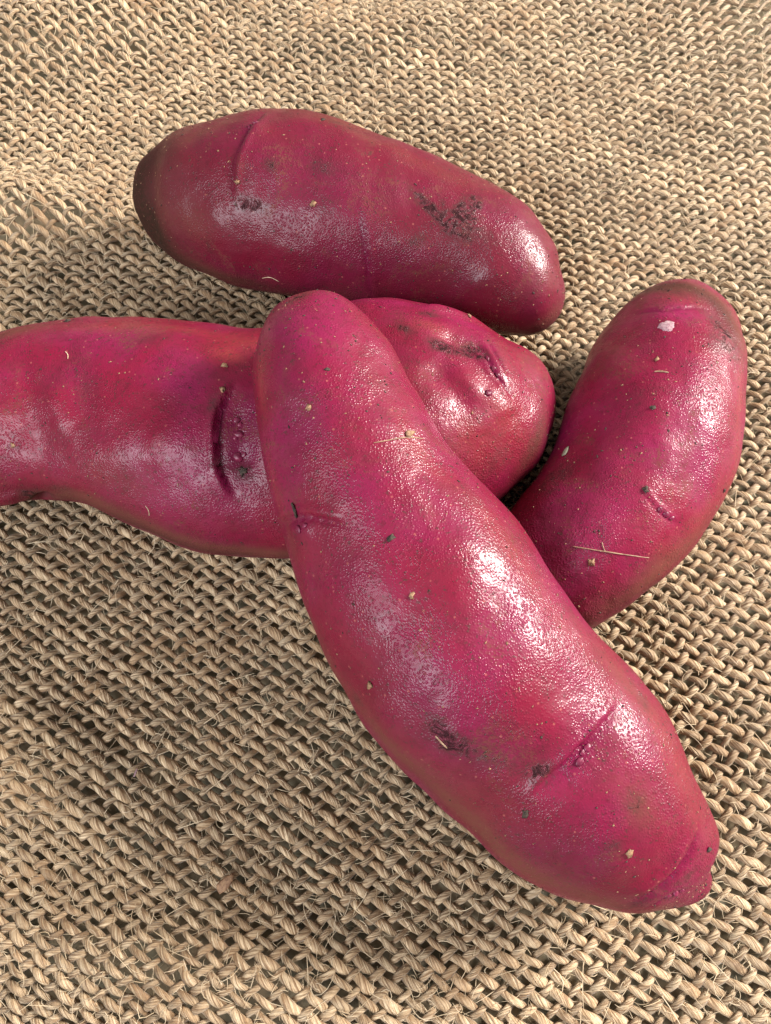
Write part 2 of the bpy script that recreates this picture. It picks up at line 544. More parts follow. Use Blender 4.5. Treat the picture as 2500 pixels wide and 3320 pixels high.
# ------------------------------------------------------------------ potatoes
class Potato:
    def __init__(self, stations, kz, nu=330, nv=250, seed=1, lump=0.0004):
        # stations: ((ax, ay), (bx, by), z of the axis in mm); the first and last are tips
        C, R = [], []
        mid = np.array([((a[0] + b[0]) / 2, (a[1] + b[1]) / 2) for a, b, _ in stations])
        run = np.gradient(mid, axis=0)
        run /= np.linalg.norm(run, axis=1)[:, None]
        for n_, (a, b, z) in enumerate(stations):
            z *= 0.001
            m = ((a[0] + b[0]) / 2, (a[1] + b[1]) / 2)
            c = at(m[0], m[1], z)
            hw = math.hypot(a[0] - b[0], a[1] - b[1]) / 2
            if hw > 5:      # width square to the run of the potato
                hw *= abs((a[0] - b[0]) * run[n_][1] - (a[1] - b[1]) * run[n_][0]) / (2 * hw)
            # an off-axis ball looks stretched away from the picture's centre: undo that
            rx, ry = (m[0] - PW / 2) / FPX, (m[1] - PH / 2) / FPX
            ex, ey = -run[n_][1], run[n_][0]
            C.append(c); R.append(hw * depth_of(c) / FPX / math.sqrt(1 + (rx * ex + ry * ey)**2))
        C = np.array(C); R = np.array(R)
        s = np.concatenate([[0], np.cumsum(np.linalg.norm(np.diff(C, axis=0), axis=1))])
        L_ = s[-1]
        tq = L_ * (1 - np.cos(math.pi * np.linspace(0, 1, nu))) / 2
        # blend cosine and even spacing
        even = np.linspace(0, s[-1], nu)
        wgt = 0.55
        tq = tq * wgt + even * (1 - wgt)
        e = 1 - np.abs(np.linspace(-1, 1, nu))
        P = spline(s, C, tq)
        r = np.sqrt(np.maximum(pchip(s, R * R, tq), 0))
        T = np.gradient(P, tq, axis=0)
        T /= np.linalg.norm(T, axis=1)[:, None]
        S = np.cross(T, np.array((0, 0, 1.0)))
        S /= np.linalg.norm(S, axis=1)[:, None]
        N = np.cross(S, T)
        # parts of the section turned to the sky get more points
        f = np.linspace(0, 1, nv, endpoint=False)
        ang = 2 * math.pi * f - math.pi / 2
        ang = ang + 0.42 * np.cos(ang)
        V = (P[:, None, :] + S[:, None, :] * (np.cos(ang)[None, :] * r[:, None])[..., None]
             + N[:, None, :] * (np.sin(ang)[None, :] * r[:, None] * kz)[..., None])
        self.nu, self.nv = nu, nv
        self.V = V.reshape(-1, 3)
        i = np.arange(nu - 1)[:, None]; j = np.arange(nv)[None, :]
        self.F = np.stack([i * nv + j, i * nv + (j + 1) % nv, (i + 1) * nv + (j + 1) % nv, (i + 1) * nv + j], -1).reshape(-1, 4)
        self.N = self.normals()
        if lump:
            d = lump * (vnoise(self.V, 95, seed) + 0.5 * vnoise(self.V, 190, seed + 3)) * 1.3
            self.V += self.N * d[:, None]
            self.N = self.normals()
        self.at = {k: np.zeros(len(self.V)) for k in ('dirt', 'mag', 'tan', 'eye', 'film', 'tone', 'bark')}
        self.tree()
        self.disp = np.zeros(len(self.V))
        self.buds = []

    def normals(self):
        G = self.V.reshape(self.nu, self.nv, 3)
        du = np.gradient(G, axis=0)
        dv = np.roll(G, -1, 1) - np.roll(G, 1, 1)
        n = np.cross(dv, du)
        l = np.linalg.norm(n, axis=2)[..., None]
        n = n / np.maximum(l, 1e-14)
        n[0] = n[1].mean(0); n[-1] = n[-2].mean(0)
        n = n.reshape(-1, 3)
        # outward check
        c = G.mean((0, 1))
        ctr = np.repeat(G.mean(1), self.nv, axis=0)
        if np.mean(np.sum(n * (self.V - ctr), 1)) < 0:
            n = -n
            self.flip = True
        else:
            self.flip = False
        return n

    def tree(self):
        st = 1
        self.bvh = BVHTree.FromPolygons([Vector(v) for v in self.V], [tuple(int(k) for k in f) for f in self.F[::1]])

    def hit(self, px, py):
        d = ray(px, py)
        h = self.bvh.ray_cast(Vector(CP), Vector(d).normalized())
        if h[0] is None:
            # nearest point to the ray at the depth of the potato
            c = self.V.mean(0)
            p = CP + d * depth_of(c)
            h = self.bvh.find_nearest(Vector(p))
        p = np.array(h[0]); n = np.array(h[1])
        if np.dot(n, d) > 0:
            n = -n
        return p, n

    def trim(self, outline, sig=85.0, rounds=4):
        """ease the flanks so that the outline runs through the points read off the photograph (smooth, a millimetre or so)"""
        O = np.array(outline, float)
        T_ = np.gradient(O, axis=0); T_ /= np.linalg.norm(T_, axis=1)[:, None]
        Nn = np.stack([-T_[:, 1], T_[:, 0]], -1)
        for _ in range(rounds):
            D = self.V - CP
            z = D @ FWD
            Q = np.stack([PW / 2 + FPX * (D @ RT) / z, PH / 2 - FPX * (D @ UP) / z], -1)
            if _ == 0 and np.mean(np.sum(Nn * (Q.mean(0) - O), 1)) > 0:
                Nn = -Nn
            off = np.zeros_like(O)
            for k in range(len(O)):
                rel = Q - O[k]
                t = rel @ T_[k]; n = rel @ Nn[k]
                m_ = (np.abs(t) < 12) & (np.abs(n) < 160)
                if m_.any():
                    off[k] = -np.clip(n[m_].max(), -60, 60) * Nn[k]
            num = np.zeros_like(Q); den = np.full(len(Q), 0.15)
            for k in range(len(O)):
                w_ = np.exp(-((Q - O[k])**2).sum(1) / (2 * sig * sig))
                num += w_[:, None] * off[k]; den += w_
            mv = num / den[:, None] * 0.9
            self.V = self.V + (mv[:, :1] * RT - mv[:, 1:] * UP) * (z / FPX)[:, None]
        print('TRIM', round(float(np.abs(off).max()), 1), round(float(np.sqrt((off**2).sum(1).mean())), 1))
        self.N = self.normals()
        self.tree()

    def frame(self, a, b):
        pa, na = self.hit(*a); pb, nb = self.hit(*b)
        o = (pa + pb) / 2
        n = na + nb; n /= np.linalg.norm(n)
        u = pb - pa; L = np.linalg.norm(u); u = u / L
        u = u - n * np.dot(u, n); u /= np.linalg.norm(u)
        v = np.cross(n, u)
        return o, u, v, n, L

    def dent(self, a, b, wid, depth):
        """soft elongated hollow (depth > 0) or swelling along a to b, width in mm"""
        o, u, v, n, L = self.frame(a, b)
        D = self.V - o
        x, y, z = D @ u, D @ v, D @ n
        k = np.exp(-(np.maximum(np.abs(x) - L * 0.25, 0) / (L * 0.30 + 1e-5))**2 - (y / (wid * 1e-3))**2) * (z > -0.008)
        self.disp -= depth * 1e-3 * k

    def crease(self, pts, depth, wid=0.35, lip=0.3, step=0.0, reach=2.0, shade=0.55, jit=1.0):
        """narrow groove through a list of photo points, with a raised brow on its left side and a step"""
        for a, b in zip(pts[:-1], pts[1:]):
            pass
        H = [self.hit(*p) for p in pts]
        Q = np.array([h[0] for h in H]); Nn = np.mean([h[1] for h in H], 0)
        s = np.concatenate([[0], np.cumsum(np.linalg.norm(np.diff(Q, axis=0), axis=1))])
        fine = spline(s, Q, np.linspace(0, s[-1], 60)) if len(pts) > 2 else Q[0] + (Q[-1] - Q[0]) * np.linspace(0, 1, 60)[:, None]
        tang = np.gradient(fine, axis=0); tang /= np.linalg.norm(tang, axis=1)[:, None]
        ctr = fine.mean(0)
        rad = s[-1] * 0.6 + reach * 1e-3 * 3
        cand = np.where(np.linalg.norm(self.V - ctr, axis=1) < rad)[0]
        P = self.V[cand]
        d2 = ((P[:, None, :] - fine[None])**2).sum(-1)
        k = d2.argmin(1)
        rel = P - fine[k]
        sd_ = np.einsum('ij,ij->i', np.cross(np.broadcast_to(Nn, rel.shape), tang[k]), rel) * 1e3   # + on the left of travel, mm
        al = np.einsum('ij,ij->i', tang[k], rel) * 1e3
        f = k / 59.0
        tap = np.sin(np.pi * np.clip(f * 0.94 + 0.03, 0, 1))**0.7 * np.exp(-(al / 0.5)**2)
        sd_ = sd_ + jit * (0.22 * vnoise(P, 900, 4.0) + 0.3 * vnoise(P, 350, 9.0))
        g = -depth * np.exp(-(sd_ / wid)**2)
        g += lip * np.exp(-((sd_ - wid * 2.2) / (wid * 1.6))**2)
        g += step * np.where(sd_ < 0, -np.exp(sd_ / reach), 0.0)
        self.disp[cand] += g * tap * 1e-3
        self.at['eye'][cand] = np.clip(self.at['eye'][cand] + shade * tap * np.exp(-((sd_ + 0.15) / (wid * 1.2))**2), 0, 1)  # shade of the undercut edge painted in as a dark line along the groove
        return fine

    def paint(self, key, px, py, rad, amt=1.0, ax=None, rot=0.0):
        """rad in photo px; ax: second radius, rot degrees in the picture"""
        p, n = self.hit(px, py)
        sc = depth_of(p) / FPX
        c, s = math.cos(math.radians(rot)), math.sin(math.radians(rot))
        q, _ = self.hit(px + c * 12, py + s * 12)
        u = q - p; u -= n * np.dot(u, n); u /= np.linalg.norm(u)
        v = np.cross(n, u)
        D = self.V - p
        if key == 'dirt':
            rad *= 1.2; ax = ax * 1.2 if ax else None
        a = rad * sc; b = (ax or rad) * sc
        k = np.exp(-((D @ u) / a)**2 - ((D @ v) / b)**2 - ((D @ n) / (1.5 * max(a, b)))**2)
        self.at[key] = np.clip(self.at[key] + amt * k, 0, 1)

    def rim(self, key, lo, hi, amt, seed=5.0, freq=120):
        """colour the flanks by how low they lie, broken by noise (soil picked up from the ground)"""
        z = self.V[:, 2] - self.V[:, 2].min()
        t = np.clip((hi - z * 1e3) / (hi - lo), 0, 1)
        t = t * t * (3 - 2 * t)
        nz = vnoise(self.V, freq, seed) * 0.5 + 0.5
        self.at[key] = np.clip(self.at[key] + amt * t * (0.45 + 0.9 * nz), 0, 1)

    def bud(self, px, py, r, squash=0.5):
        self.buds.append((px, py, r, squash))

    def build(self, name, label, loc_px=None):
        self.V = self.V + self.N * self.disp[:, None]
        self.N = self.normals()
        self.tree()
        base = self.V.mean(0); base[2] = self.V[:, 2].min()
        root = empty(name, base)
        tag(root, label, 'potato', 'potatoes heaped on the burlap')
        V = self.V; F = self.F[:, ::-1] if self.flip else self.F
        # close the tips
        nv = self.nv
        o = mesh_obj('skin', V.copy(), F.copy(), M_POT, root)
        self.at['film'] = np.clip(self.at['film'] * 1.7, 0, 1)
        self.at['dirt'] = np.clip(self.at['dirt'] * 1.25, 0, 0.8)
        for k, a in self.at.items():
            at_ = o.data.attributes.new(k, 'FLOAT', 'POINT')
            at_.data.foreach_set('value', a.astype(np.float32))
        self.root = root
        self.skin = o
        for (px, py, r, sq) in self.buds:
            p, n = self.hit(px, py)
            blob('eye_bud', p + n * r * 0.12e-3, n, r * 1e-3, sq, M_BUD, root, 0.14, 1.3, None, ICO3)
        return root

def ico(sub=2):
    import bmesh
    bm = bmesh.new()
    bmesh.ops.create_icosphere(bm, subdivisions=sub, radius=1.0)
    v = np.array([x.co[:] for x in bm.verts]); f = np.array([[q.index for q in x.verts] for x in bm.faces])
    bm.free()
    return v, f
ICO2 = ico(2); ICO3 = ico(3)

def basis(n, twist=0.0):
    n = np.asarray(n, float); n = n / np.linalg.norm(n)
    h = np.array((1.0, 0, 0)) if abs(n[0]) < 0.8 else np.array((0, 1.0, 0))
    u = np.cross(h, n); u /= np.linalg.norm(u)
    v = np.cross(n, u)
    c, s = math.cos(twist), math.sin(twist)
    return u * c + v * s, -u * s + v * c, n

def blob(name, p, n, r, squash, mat, parent=None, rough=0.25, elong=1.0, twist=None, ref=ICO2, seed=None):
    v, f = ref
    seed = random.random() * 50 if seed is None else seed
    tw = random.random() * 6.28 if twist is None else twist
    u_, v_, n_ = basis(n, tw)
    d = 1 + rough * 1.6 * vnoise(v, 1.7, seed) + rough * vnoise(v, 4.0, seed + 2)
    w_ = v * d[:, None] * r
    P = p + np.outer(w_[:, 0] * elong, u_) + np.outer(w_[:, 1], v_) + np.outer(w_[:, 2] * squash, n_)
    if parent is None:
        base = P.mean(0)
        o = mesh_obj(name, P - base, f, mat)
        o.location = base
        return o
    return mesh_obj(name, P, f, mat, parent)


# ---- the four potatoes: outline pairs read off the photograph, height of the axis in mm
T = Potato([((428, 635), (428, 637), 13), ((452, 515), (448, 745), 13.5), ((545, 435), (525, 812), 14), ((700, 382), (640, 878), 15),
            ((880, 350), (790, 938), 15.5), ((1060, 372), (960, 975), 15.5), ((1250, 440), (1130, 1010), 15), ((1450, 522), (1330, 1045), 14.5),
            ((1640, 628), (1540, 1098), 14), ((1745, 722), (1660, 1128), 13.5), ((1800, 815), (1748, 1120), 13), ((1838, 990), (1838, 992), 13)], 0.95, seed=1)
L = Potato([((-420, 1500), (-420, 1502), 13), ((-330, 1250), (-320, 1660), 13), ((-150, 1135), (-140, 1680), 13), ((0, 1076), (-5, 1637), 13),
            ((210, 1035), (160, 1622), 13), ((400, 1026), (330, 1660), 13), ((600, 1039), (520, 1747), 13.5), ((832, 1062), (760, 1803), 13.5),
            ((1050, 1030), (1020, 1812), 13.5), ((1270, 968), (1330, 1770), 14), ((1480, 1015), (1560, 1675), 13.5), ((1640, 1092), (1690, 1562), 13),
            ((1745, 1160), (1762, 1462), 13), ((1805, 1309), (1805, 1311), 13)], 0.80, seed=2)
R = Potato([((2222, 950), (2224, 950), 10), ((2125, 955), (2325, 980), 10.5), ((2030, 1003), (2400, 1058), 11.5), ((1932, 1100), (2420, 1160), 12), ((1880, 1220), (2422, 1290), 12.5),
            ((1832, 1335), (2412, 1440), 13), ((1790, 1460), (2358, 1598), 13), ((1725, 1560), (2255, 1768), 12.5), ((1662, 1648), (2140, 1885), 12),
            ((1600, 1740), (2015, 1978), 11), ((1570, 1840), (1890, 2050), 10), ((1690, 2010), (1692, 2012), 10)], 0.94, seed=3)
F = Potato([((1012, 972), (1014, 972), 35), ((940, 982), (1090, 978), 35), ((866, 1040), (1195, 1032), 35), ((818, 1190), (1316, 1198), 34), ((836, 1410), (1372, 1300), 32.5),
            ((885, 1635), (1475, 1475), 30.5), ((944, 1824), (1610, 1610), 28), ((1019, 2040), (1738, 1775), 25.5), ((1160, 2322), (1910, 2030), 22),
            ((1304, 2500), (2020, 2143), 19), ((1466, 2654), (2150, 2294), 17), ((1707, 2848), (2227, 2465), 15.3), ((1845, 2893), (2285, 2580), 14.5),
            ((2017, 2918), (2325, 2705), 13.5), ((2165, 2912), (2321, 2812), 13), ((2290, 2880), (2292, 2880), 13)], 0.94, seed=4)

# outlines as seen, for the visible stretches
T.trim([(1100, 985), (900, 955), (800, 935), (720, 915), (620, 870), (525, 810), (470, 745), (440, 690), (430, 620), (450, 540), (480, 490), (545, 435), (640, 400), (750, 370), (880, 350), (970, 352), (1060, 372), (1150, 405), (1250, 440), (1350, 478), (1450, 522), (1550, 570), (1640, 620), (1710, 665), (1755, 720), (1790, 780), (1815, 850), (1830, 920), (1828, 990), (1810, 1030), (1770, 1065), (1735, 1085), (1690, 1088)])
R.trim([(1940, 2030), (2015, 1978), (2098, 1918), (2180, 1850), (2255, 1768), (2315, 1678), (2360, 1595), (2398, 1498), (2416, 1378), (2420, 1265), (2420, 1138), (2409, 1062), (2375, 995), (2330, 950), (2270, 912), (2218, 904), (2135, 916), (2082, 942), (2030, 988), (1978, 1048), (1932, 1100), (1902, 1160), (1880, 1220), (1850, 1295), (1820, 1355), (1798, 1438), (1775, 1498), (1715, 1572), (1662, 1648)])
F.trim([(1010, 942), (938, 956), (885, 1005), (850, 1060), (829, 1132), (820, 1200), (825, 1305), (840, 1420), (859, 1522), (885, 1635), (911, 1717), (941, 1815), (980, 1944), (1019, 2040), (1052, 2124), (1106, 2220), (1160, 2322), (1232, 2418), (1304, 2500), (1372, 2561), (1466, 2654), (1566, 2741), (1660, 2827), (1746, 2878), (1840, 2914), (1948, 2942), (2042, 2958), (2128, 2960), (2222, 2942), (2286, 2899), (2315, 2849), (2330, 2784), (2330, 2726), (2315, 2654), (2286, 2582), (2250, 2518), (2232, 2474), (2200, 2388), (2150, 2294), (2092, 2215), (2020, 2143), (1984, 2100), (1910, 2030), (1820, 1902), (1738, 1775), (1670, 1678), (1610, 1610), (1550, 1550), (1475, 1475), (1422, 1392), (1362, 1288), (1310, 1198), (1265, 1108), (1230, 1072), (1170, 1005), (1125, 968), (1065, 945), (1010, 942)])
L.trim([(1155, 970), (1275, 965), (1380, 985), (1470, 1013), (1565, 1062), (1640, 1092), (1700, 1122), (1745, 1160), (1782, 1220), (1801, 1280), (1801, 1340), (1775, 1438), (1738, 1505), (1685, 1565), (1625, 1618)])
L.trim([(0, 1076), (98, 1050), (210, 1035), (338, 1026), (488, 1029), (600, 1039), (712, 1050), (832, 1062)])
L.trim([(0, 1637), (60, 1637), (110, 1625), (172, 1624), (240, 1624), (315, 1654), (390, 1684), (450, 1718), (525, 1748), (622, 1785), (712, 1800), (818, 1809), (930, 1811)])

# -- front potato
F.crease([(912, 1712), (945, 1682), (1020, 1678), (1120, 1700)], 0.55, 0.33, 0.40, 0.55, 2.6)
F.dent((940, 1722), (1000, 1716), 1.2, -0.45)
F.crease([(1735, 2570), (1850, 2460), (1920, 2380), (2000, 2295)], 0.36, 0.26, 0.30, 0.5, 3.0, 0.25)
F.dent((1800, 2560), (1960, 2400), 2.6, 0.45)
F.dent((1480, 2380), (1740, 2560), 5.0, 0.55)
F.dent((1640, 2230), (1860, 2420), 3.0, -0.30)
F.crease([(2045, 2925), (2150, 2870), (2215, 2800), (2262, 2690)], 0.42, 0.50, 0.30, 0.25, 2.0)
F.crease([(2060, 2952), (2160, 2915), (2240, 2880)], 0.2, 0.30, 0.1, 0.1, 1.5)
F.dent((900, 1350), (930, 1550), 4.0, 0.35)
for (x, y, r) in ((968, 1716, .42), (988, 1704, .30), (1905, 2424, .40), (1878, 2470, .45), (1888, 2440, .28), (2165, 2905, .40), (2190, 2895, .35), (2210, 2888, .28)):
    F.bud(x, y, r)
F.paint('eye', 970, 1712, 45, 0.55); F.paint('eye', 1890, 2450, 85, 0.8, 30, -48); F.paint('eye', 2170, 2905, 110, 0.75, 30, -22)
F.paint('mag', 1080, 1080, 110, 0.7); F.paint('mag', 1830, 2520, 120, 0.8, 60, -45); F.paint('mag', 2230, 2780, 90, 0.35); F.paint('mag', 1120, 1880, 160, 0.35)
F.paint('dirt', 1425, 2370, 60, 0.55, 32, 60); F.paint('dirt', 1480, 2420, 90, 0.42, 40, 20); F.paint('dirt', 1650, 2490, 150, 0.36, 45, 20); F.paint('dirt', 1755, 2497, 45, 0.5, 25, -20)
F.paint('dirt', 1155, 2265, 22, 0.6); F.paint('dirt', 970, 962, 50, 0.5, 22, -25); F.paint('dirt', 2085, 2275, 30, 0.42); F.paint('dirt', 2060, 2600, 45, 0.4)
F.paint('dirt', 1990, 2745, 32, 0.45); F.paint('dirt', 1810, 1590, 10, 0.2); F.paint('dirt', 2225, 2850, 60, 0.45, 18, -40); F.paint('dirt', 2060, 2935, 90, 0.5, 16, -15)
F.paint('dirt', 1180, 1130, 40, 0.22); F.paint('dirt', 1245, 1240, 70, 0.2)
for (x, y, a, b, rot, k) in ((1080, 2170, 150, 45, 62, .35), (1250, 2400, 220, 60, 48, .55), (1480, 2620, 230, 65, 42, .6), (1720, 2830, 200, 50, 32, .6), (1950, 2920, 150, 40, 18, .5), (940, 1750, 90, 30, 75, .3),
                             (2080, 2620, 90, 60, 50, .35), (2020, 2200, 120, 40, 50, .3)):
    F.paint('film', x, y, a, k, b, rot)
for (x, y, a, b, rot, k) in ((845, 1250, 150, 35, 85, .5), (880, 1550, 150, 35, 75, .45), (1340, 1420, 220, 40, 62, .35), (1700, 1850, 300, 55, 57, .45), (2130, 2350, 220, 60, 58, .5), (2050, 2560, 120, 70, 55, .35), (1390, 1650, 80, 30, 60, .3), (985, 950, 60, 25, -20, .5)):
    F.paint('tan', x, y, a, k, b, rot)

F.at['tone'][:] = 0.16
for (x, y, a, b, rot, k) in ((1250, 2330, 330, 110, 50, .22), (1600, 2700, 330, 120, 38, .32), (1950, 2880, 240, 90, 18, .3)):  # lower left flank darkened in colour, for its shade as well as soil film
    F.paint('tone', x, y, a, k, b, rot)

# -- left potato with its knob
L.crease([(752, 1600), (714, 1530), (700, 1430), (710, 1335), (752, 1255)], 0.16, 0.28, 0.70, 1.3, 3.2, 0.75, 0.3)
L.dent((780, 1320), (790, 1520), 2.0, 0.8)
L.dent((85, 1180), (140, 1480), 2.8, 0.55); L.dent((250, 1220), (300, 1440), 2.4, 0.38); L.dent((170, 1280), (205, 1400), 2.0, -0.25); L.dent((520, 1380), (600, 1450), 4, -0.5)
L.dent((120, 1610), (160, 1650), 1.8, 2.0); L.dent((20, 1600), (60, 1640), 2.2, -0.7)
L.crease([(1652, 1285), (1600, 1195), (1545, 1108)], 0.45, 0.35, 0.30, 0.35, 2.2)
L.crease([(1650, 1215), (1610, 1150), (1580, 1110)], 0.3, 0.3, 0.2, 0.1, 1.5)
L.dent((1380, 1000), (1560, 1055), 1.5, -0.9); L.dent((1440, 1085), (1560, 1140), 1.9, 0.9); L.dent((1395, 1190), (1530, 1340), 2.2, 0.6); L.dent((1480, 1200), (1560, 1290), 1.6, -0.35); L.dent((1600, 1250), (1640, 1350), 2.4, -0.5)
for (x, y, r) in ((768, 1362, .42), (778, 1376, .30), (776, 1408, .52), (764, 1420, .30), (772, 1482, .58), (790, 1474, .36), (1578, 1165, .42), (1598, 1195, .38), (1612, 1215, .32)):
    L.bud(x, y, r)
L.paint('eye', 775, 1430, 85, 1.3, 175, 0); L.paint('eye', 1600, 1190, 80, 0.9, 30, 55); L.paint('mag', 620, 1330, 130, 0.7, 60, 95); L.paint('mag', 500, 1600, 80, 0.7); L.paint('mag', 300, 1080, 150, 0.4, 40, 0); L.paint('mag', 1290, 980, 90, 0.8, 30, 10); L.paint('mag', 1510, 1050, 80, 0.8, 30, 20)
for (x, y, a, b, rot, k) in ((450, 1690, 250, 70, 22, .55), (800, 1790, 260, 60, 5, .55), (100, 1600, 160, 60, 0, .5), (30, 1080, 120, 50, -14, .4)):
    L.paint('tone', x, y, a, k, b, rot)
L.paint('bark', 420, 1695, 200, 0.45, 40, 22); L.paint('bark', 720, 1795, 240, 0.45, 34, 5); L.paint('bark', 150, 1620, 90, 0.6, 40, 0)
L.paint('dirt', 1430, 1118, 40, 0.6, 24, 10); L.paint('dirt', 1490, 1130, 60, 0.85, 22, 12); L.paint('dirt', 1548, 1130, 40, 0.75, 26, 40); L.paint('dirt', 1310, 1065, 40, 0.5, 22, 45); L.paint('dirt', 1390, 1020, 45, 0.5, 20, 10)
L.paint('dirt', 1750, 1400, 110, 0.4, 30, -75); L.paint('dirt', 1620, 1500, 90, 0.28, 50, -30); L.paint('dirt', 1250, 1160, 60, 0.25); L.paint('dirt', 790, 1530, 40, 0.6, 26, 30); L.paint('dirt', 690, 1310, 40, 0.45, 18, 100); L.paint('dirt', 700, 1500, 30, 0.45)
L.paint('dirt', 480, 1100, 110, 0.28, 40, -10); L.paint('dirt', 280, 1250, 40, 0.25); L.paint('dirt', 200, 1585, 50, 0.5, 20, 5); L.paint('dirt', 100, 1600, 40, 0.6); L.paint('dirt', 640, 1180, 90, 0.25)
for (x, y, a, b, rot, k) in ((430, 1690, 180, 45, 25, .75), (700, 1780, 220, 38, 8, .7), (900, 1795, 150, 32, 2, .6), (60, 1070, 120, 35, -14, .55), (230, 1610, 150, 40, 5, .65), (400, 1560, 180, 60, 15, .25), (1740, 1440, 120, 40, -65, .4)):
    L.paint('film', x, y, a, k, b, rot)
for (x, y, a, b, rot, k) in ((740, 1150, 70, 35, 20, .6), (800, 1110, 120, 40, 5, .55), (500, 1060, 250, 35, 2, .5), (1500, 1420, 150, 90, 40, .45), (1640, 1350, 120, 80, 70, .4), (1400, 1060, 100, 40, 20, .5)):
    L.paint('tan', x, y, a, k, b, rot)

# -- right potato
R.crease([(2050, 1018), (2160, 1002), (2290, 1003)], 0.14, 0.30, 0.10, 0.12, 2.0)
R.crease([(2080, 1580), (2130, 1645), (2205, 1700)], 0.05, 0.26, 0.14, 0.10, 2.0, 0.12)
R.dent((2110, 1610), (2190, 1690), 1.5, 0.08)
R.dent((1900, 1380), (1860, 1560), 4.0, 0.7); R.dent((2230, 1720), (2120, 1830), 2.5, 0.25); R.dent((2000, 1900), (2120, 1760), 3, -0.3)
for (x, y, r) in ((2140, 1652, .34), (2160, 1668, .40), (2178, 1680, .32)):
    R.bud(x, y, r)
R.paint('mag', 2155, 1660, 70, 0.6, 26, 40); R.paint('mag', 2170, 1012, 110, 0.8, 35, 0); R.paint('mag', 1960, 1700, 150, 0.65, 80, -50); R.paint('mag', 2030, 1350, 140, 0.35); R.paint('mag', 1870, 1280, 80, 0.3, 40, 100)
R.paint('bark', 2200, 925, 150, 0.65, 40, 8); R.paint('bark', 2365, 1050, 110, 0.4, 36, 60)
R.paint('tone', 2210, 930, 190, 0.7, 60, 10); R.paint('tone', 2370, 1060, 120, 0.5, 50, 60); R.paint('tone', 2090, 1920, 200, 0.5, 70, -36)
R.paint('dirt', 2150, 938, 70, 0.6, 20, 10); R.paint('dirt', 2350, 1080, 80, 0.62, 28, 55); R.paint('dirt', 2330, 1110, 60, 0.35, 50, 20); R.paint('dirt', 2060, 1320, 160, 0.24, 50, -55); R.paint('dirt', 1780, 1570, 45, 0.4); R.paint('dirt', 1820, 1520, 45, 0.35); R.paint('dirt', 2120, 1830, 90, 0.3, 50, -30); R.paint('dirt', 2090, 1590, 16, 0.5)
for (x, y, a, b, rot, k) in ((2230, 930, 130, 40, 10, .6), (2380, 1050, 120, 30, 60, .5), (2080, 1900, 190, 45, -36, .55), (2250, 1750, 140, 40, -50, .35)):
    R.paint('film', x, y, a, k, b, rot)
for (x, y, a, b, rot, k) in ((2400, 1250, 220, 35, 90, .5), (2370, 1560, 150, 35, 110, .45), (2200, 960, 150, 45, 5, .5), (2180, 1800, 200, 60, -45, .45)):
    R.paint('tan', x, y, a, k, b, rot)

# -- potato at the back
T.crease([(858, 368), (806, 425), (764, 520), (756, 640)], 0.22, 0.30, 0.24, 0.60, 3.5, 0.35, 0.5)
T.crease([(1168, 690), (1186, 800), (1206, 975)], 0.16, 0.35, 0.14, 0.28, 3.0)
T.dent((800, 400), (850, 430), 1.2, -0.35)
T.dent((1300, 500), (1560, 620), 3.0, 0.25)
for (x, y, r) in ((826, 398, .42), (810, 412, .30)):
    T.bud(x, y, r)
T.at['tone'][:] = 0.6
T.paint('bark', 425, 660, 95, 0.95, 230, 0); T.paint('bark', 470, 760, 120, 0.6, 60, 50); T.paint('bark', 520, 500, 120, 0.3, 60, -40); T.paint('bark', 700, 890, 220, 0.4, 40, 18)
T.paint('tone', 470, 650, 140, 0.6, 200, 0)
T.paint('eye', 820, 405, 45, 0.6, 30, -40); T.paint('mag', 1180, 960, 90, 0.8, 40, 80); T.paint('mag', 1000, 420, 160, 0.4, 70, 15); T.paint('mag', 1100, 640, 200, 0.35); T.paint('mag', 1190, 760, 60, 0.6, 30, 85)
for (x, y, a, b, rot, k) in ((1375, 650, 60, 13, 42, .6), (1410, 690, 70, 15, 38, .6), (1440, 668, 34, 10, 70, .55), (1460, 712, 46, 12, -60, .55), (1492, 690, 60, 20, -68, .68), (1520, 725, 60, 18, -62, .6), (1545, 668, 34, 14, -50, .5), (1535, 640, 20, 12, 0, .6), (1570, 755, 60, 26, 40, .4), (1480, 750, 60, 16, 30, .4)):
    T.paint('dirt', x, y, a, k, b, rot)
T.paint('dirt', 1350, 780, 40, 0.45, 22, -40)
T.paint('dirt', 1050, 545, 60, 0.40, 34, 10); T.paint('dirt', 880, 532, 26, 0.5); T.paint('dirt', 825, 665, 45, 0.6, 22, 10); T.paint('dirt', 780, 660, 20, 0.5); T.paint('dirt', 1100, 400, 70, 0.4, 22, 25); T.paint('dirt', 1060, 660, 40, 0.3); T.paint('dirt', 680, 800, 40, 0.35, 18, 70); T.paint('dirt', 1720, 950, 60, 0.25)
for (x, y, a, b, rot, k) in ((480, 660, 90, 160, 0, .08), (500, 790, 120, 50, 45, .15), (560, 560, 90, 120, 0, .12), (700, 890, 180, 40, 20, .6), (950, 960, 200, 35, 6, .5), (650, 430, 130, 40, -25, .4), (1120, 400, 200, 35, 20, .4), (620, 720, 100, 70, 20, .3), (1780, 1040, 90, 40, -40, .45)):
    T.paint('film', x, y, a, k, b, rot)
for (x, y, a, b, rot, k) in ((1450, 560, 260, 40, 25, .5), (1780, 900, 160, 45, 75, .45), (850, 420, 60, 50, 0, .4), (1250, 470, 200, 35, 22, .4)):
    T.paint('tan', x, y, a, k, b, rot)

T.build('potato', 'thick straight red potato lying behind the others, furthest back, with a brown left end')
L.build('potato', 'long red potato entering from the left edge beneath the front potato, ending in a knob')
R.build('potato', 'curved kidney shaped red potato at the right with a pale round scab')
F.build('potato', 'largest red potato in front, lying diagonally across the top of the others')

